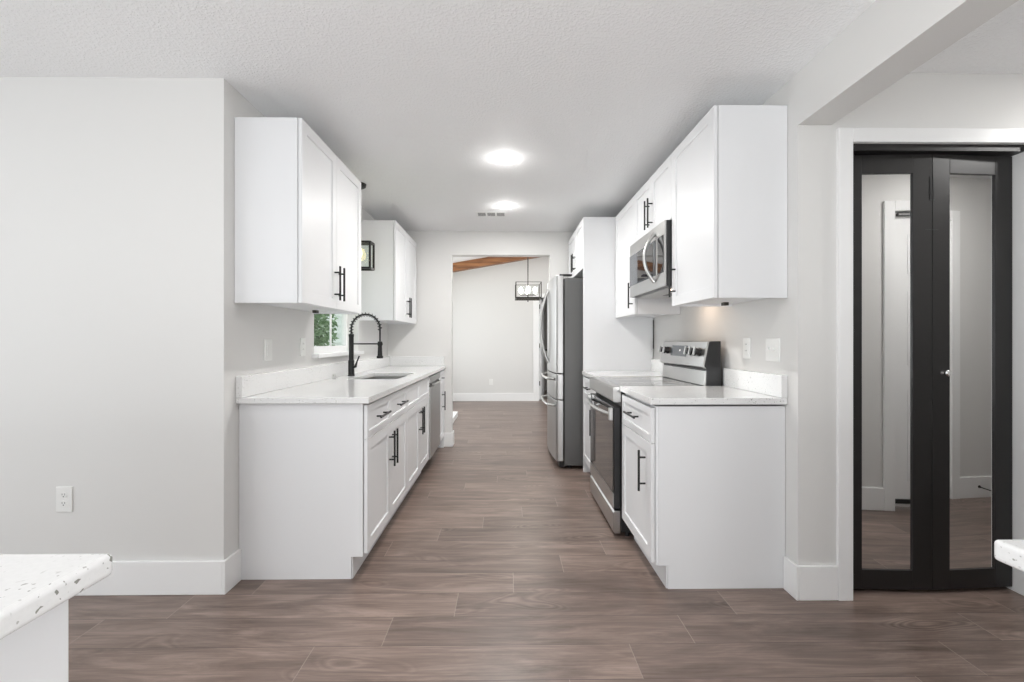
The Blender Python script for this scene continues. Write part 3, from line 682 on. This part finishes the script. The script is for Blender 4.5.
# far-room chandelier
cx, cy = .34, 7.0
zc_ = cz(cx)
r = thing('chandelier', 'dark metal cage chandelier with lit glass shades hanging in the far room', 'chandelier', (cx, cy, zc_))
MB().cyl((cx, cy, 1.80), (cx, cy, zc_-.02), .008, 10).build('rod', M['bronze'], r)
MB().lathe((cx, cy, zc_), [(.055, -.045), (.06, -.03), (.06, -.012)], 24).build('canopy', M['bronze'], r, smooth=True)
h_, za, zb_, q = .19, 1.85, 2.09, .007
mb = MB()
for a in (-1, 1):
    for b2 in (-1, 1): mb.box(cx+a*h_-q, cx+a*h_+q, cy+b2*h_-q, cy+b2*h_+q, za, zb_)
    mb.box(cx-h_, cx+h_, cy+a*h_-q*1.3, cy+a*h_+q*1.3, za-q*1.5, za+q*1.5); mb.box(cx+a*h_-q*1.3, cx+a*h_+q*1.3, cy-h_, cy+h_, za-q*1.5, za+q*1.5)
    mb.box(cx-h_, cx+h_, cy+a*h_-q*.5, cy+a*h_+q*.5, zb_-q, zb_); mb.box(cx+a*h_-q*.5, cx+a*h_+q*.5, cy-h_, cy+h_, zb_-q, zb_)
mb.box(cx-h_, cx+h_, cy-q, cy+q, za-q, za+q).box(cx-.12, cx+.12, cy-q, cy+q, 1.90, 1.914).box(cx-q, cx+q, cy-.12, cy+.12, 1.90, 1.914)
mb.build('cage', M['bronze'], r)
for a, b2 in ((-.11, 0), (.11, 0), (0, -.11), (0, .11)):
    MB().lathe((cx+a, cy+b2, 1.914), [(.012, 0), (.045, .004), (.048, .13), (.046, .13)], 20).build('glass_shade', M['glass'], r, smooth=True)
    MB().lathe((cx+a, cy+b2, 1.93), [(.012, 0), (.028, .03), (.028, .07), (.01, .1)], 14).build('bulb', M['bulb'], r, smooth=True)
l = bpy.data.lights.new('chandelier_lamp', 'POINT'); l.energy = 18; l.shadow_soft_size = .15; l.color = (1, .95, .88)
lo = bpy.data.objects.new('chandelier_lamp', l); COL.objects.link(lo); lo.location = (cx, cy, 2.2)

# ------------------------------------------------------------------ far room: open door, hearth
D2 = thing('door_2', 'white door standing open at the back of the far room with black hinges', None, (DRX0, YB+.1, 0)); D2['kind'] = 'structure'
if 'category' in D2: del D2['category']
ang = R(80); dd = Vector((math.cos(ang), math.sin(ang), 0)); dn = Vector((-dd.y, dd.x, 0)); o_ = Vector((DRX0+.045, YB+.125, 0))
def T2(mb):
    for v in mb.bm.verts: v.co = o_+dd*v.co.x+dn*v.co.y+Vector((0, 0, v.co.z))
    return mb
lf = T2(MB().box(0, .74, 0, .035, .012, 2.04)).build('leaf', M['trim'], D2, .002)
for za, zb_ in ((.18, .9), (1.08, 1.92)): T2(MB().box(.1, .34, -.004, 0, za, zb_).box(.4, .64, -.004, 0, za, zb_)).build('raised_panel', M['trim'], lf, .002)
for zz in (.35, 1.1, 1.88): MB().box(DRX0, DRX0+.02, YB+.01, YB+.035, zz-.045, zz+.045).build('hinge', M['black'], D2)
T2(MB().tube([(.68, 0, 1.0), (.68, -.03, 1.0), (.68, -.05, 1.0), (.68, -.065, 1.0)], [.02, .012, .028, .02], 14)).build('knob', M['black'], lf, smooth=True)
o = MB().box(-1.60, -.765, 6.35, 7.2, 0, .075).build('hearth_slab', M['hearth'], bevel=.004); tag(o, 'low white slab on the far room floor just beyond the left side of the opening', 'hearth')

# ------------------------------------------------------------------ entry wall behind the camera's right, seen in the mirrors
HY = 1.01
EX0, EX1 = 2.635, 3.505
struct('wall_entry', MB().box(1.95, EX0-.02, HY-.12, HY, 0, CZ).box(EX1+.02, 5.95, HY-.12, HY, 0, CZ).box(EX0-.02, EX1+.02, HY-.12, HY, 2.13, CZ), M['wall'])
bb('baseboard_entry', (1.95, EX0-.07, HY, HY+.015), (EX1+.07, 5.95, HY, HY+.015))
struct('trim_3', MB().box(EX0-.07, EX0, HY, HY+.018, 0, 2.18).box(EX1, EX1+.07, HY, HY+.018, 0, 2.18).box(EX0, EX1, HY, HY+.018, 2.11, 2.18).box(EX0-.02, EX0, HY-.12, HY, 0, 2.11).box(EX1, EX1+.02, HY-.12, HY, 0, 2.11).box(EX0-.02, EX1+.02, HY-.12, HY, 2.11, 2.13), M['trim'], .002)
D3 = thing('door_3', 'white panelled door reflected in the mirrored closet doors', None, (3.06, HY-.05, 0)); D3['kind'] = 'structure'
if 'category' in D3: del D3['category']
lf = MB().box(EX0+.003, EX1-.003, HY-.06, HY-.022, .02, 2.105).build('leaf', M['trim'], D3, .002)
for xa, xb in ((EX0+.11, EX0+.31), (EX1-.31, EX1-.11)):
    for za, zb_ in ((.2, .85), (1.02, 1.55), (1.67, 1.95)): MB().box(xa, xb, HY-.022, HY-.018, za, zb_).build('raised_panel', M['trim'], lf, .003)
MB().box(EX0+.01, EX1-.01, HY-.02, HY-.008, .045, .075).build('door_sweep', M['dark'], D3)  # dark strip across the foot of the door leaf
MB().box(EX0+.03, EX1-.2, HY-.02, HY+.004, 2.078, 2.098).build('closer_bar', M['grey'], D3, .002)  # dark grey bar across the head of the door leaf
r = thing('door_stop', 'thin black door stop on the baseboard reflected in the right mirror', 'door stop', (3.745, HY+.015, .08))
MB().tube([(3.745, HY+.015, .085), (3.745, HY+.03, .083), (3.745, HY+.10, .078), (3.745, HY+.115, .078)], [.012, .004, .004, .009], 10).build('spring', M['black'], r, smooth=True)

# ------------------------------------------------------------------ small fittings
def cord():
    mb = MB(); p = [(XR-.012, 4.095, 1.385-.02*k) for k in range(14)]
    mb.tube(p, .004, 8); o = mb.build('power_cord', M['black'], smooth=True)
    tag(o, 'thin black cord hanging in the corner between the range wall and refrigerator panel', 'cord')
cord()
for nm, x_, y_, z_, par in (('near left', -1.16, 2.77, zl0, 0), ('near right', 1.17, 2.40, zr0, 0)):
    o = MB().box(x_-.012, x_+.012, y_-.02, y_+.02, z_-.018, z_-.0005).build('cable_clip', M['bronze'], bevel=.002)
    tag(o, 'small dark clip under the %s wall cabinet' % nm, 'clip')

# ------------------------------------------------------------------ garden outside the kitchen window
struct('ground', MB().box(-14, -1.5-.02, 2.4, 16, -.35, -.11), M['ground'])
o = MB()
for k in range(14): o.prism([(-3.45, -.1+.18*k), (-3.40, -.1+.18*k), (-3.425, .09+.18*k), (-3.45, .09+.18*k)], 'y', 3.0, 12)
o = o.build('garden_fence', M['siding']); tag(o, 'pale lapped fence outside the kitchen window', 'fence')
def shrub(x, y, h, rad, label, n):
    r = thing('garden_shrub', label, 'shrub', (x, y, -.11))
    MB().tube([(x, y, -.11), (x+.03, y, h*.4), (x-.02, y+.05, h*.8)], [.035, .025, .01], 8).build('trunk', M['bark'], r)
    mb = MB(); bm = mb.bm
    for i in range(n):
        u, v, q = random.random(), random.uniform(-1, 1), random.random()**.4
        a = 2*math.pi*u; s_ = math.sqrt(1-v*v)
        c = Vector((x+rad*q*s_*math.cos(a), y+rad*1.2*q*s_*math.sin(a), h*.58+h*.45*q*v))
        ax = Vector((random.gauss(0, 1), random.gauss(0, 1), random.gauss(0, .6))).normalized(); up = ax.orthogonal().normalized(); up = Matrix.Rotation(random.random()*6.28, 3, ax) @ up
        l_ = random.uniform(.03, .055)
        vs = [bm.verts.new(c-ax*l_), bm.verts.new(c+up*l_*.4), bm.verts.new(c+ax*l_), bm.verts.new(c-up*l_*.4)]; bm.faces.new(vs)
    mb.build('foliage', M['leaf'], r)
shrub(-2.75, 6.15, 2.3, .42, 'green leafy shrub outside the kitchen window', 5200)
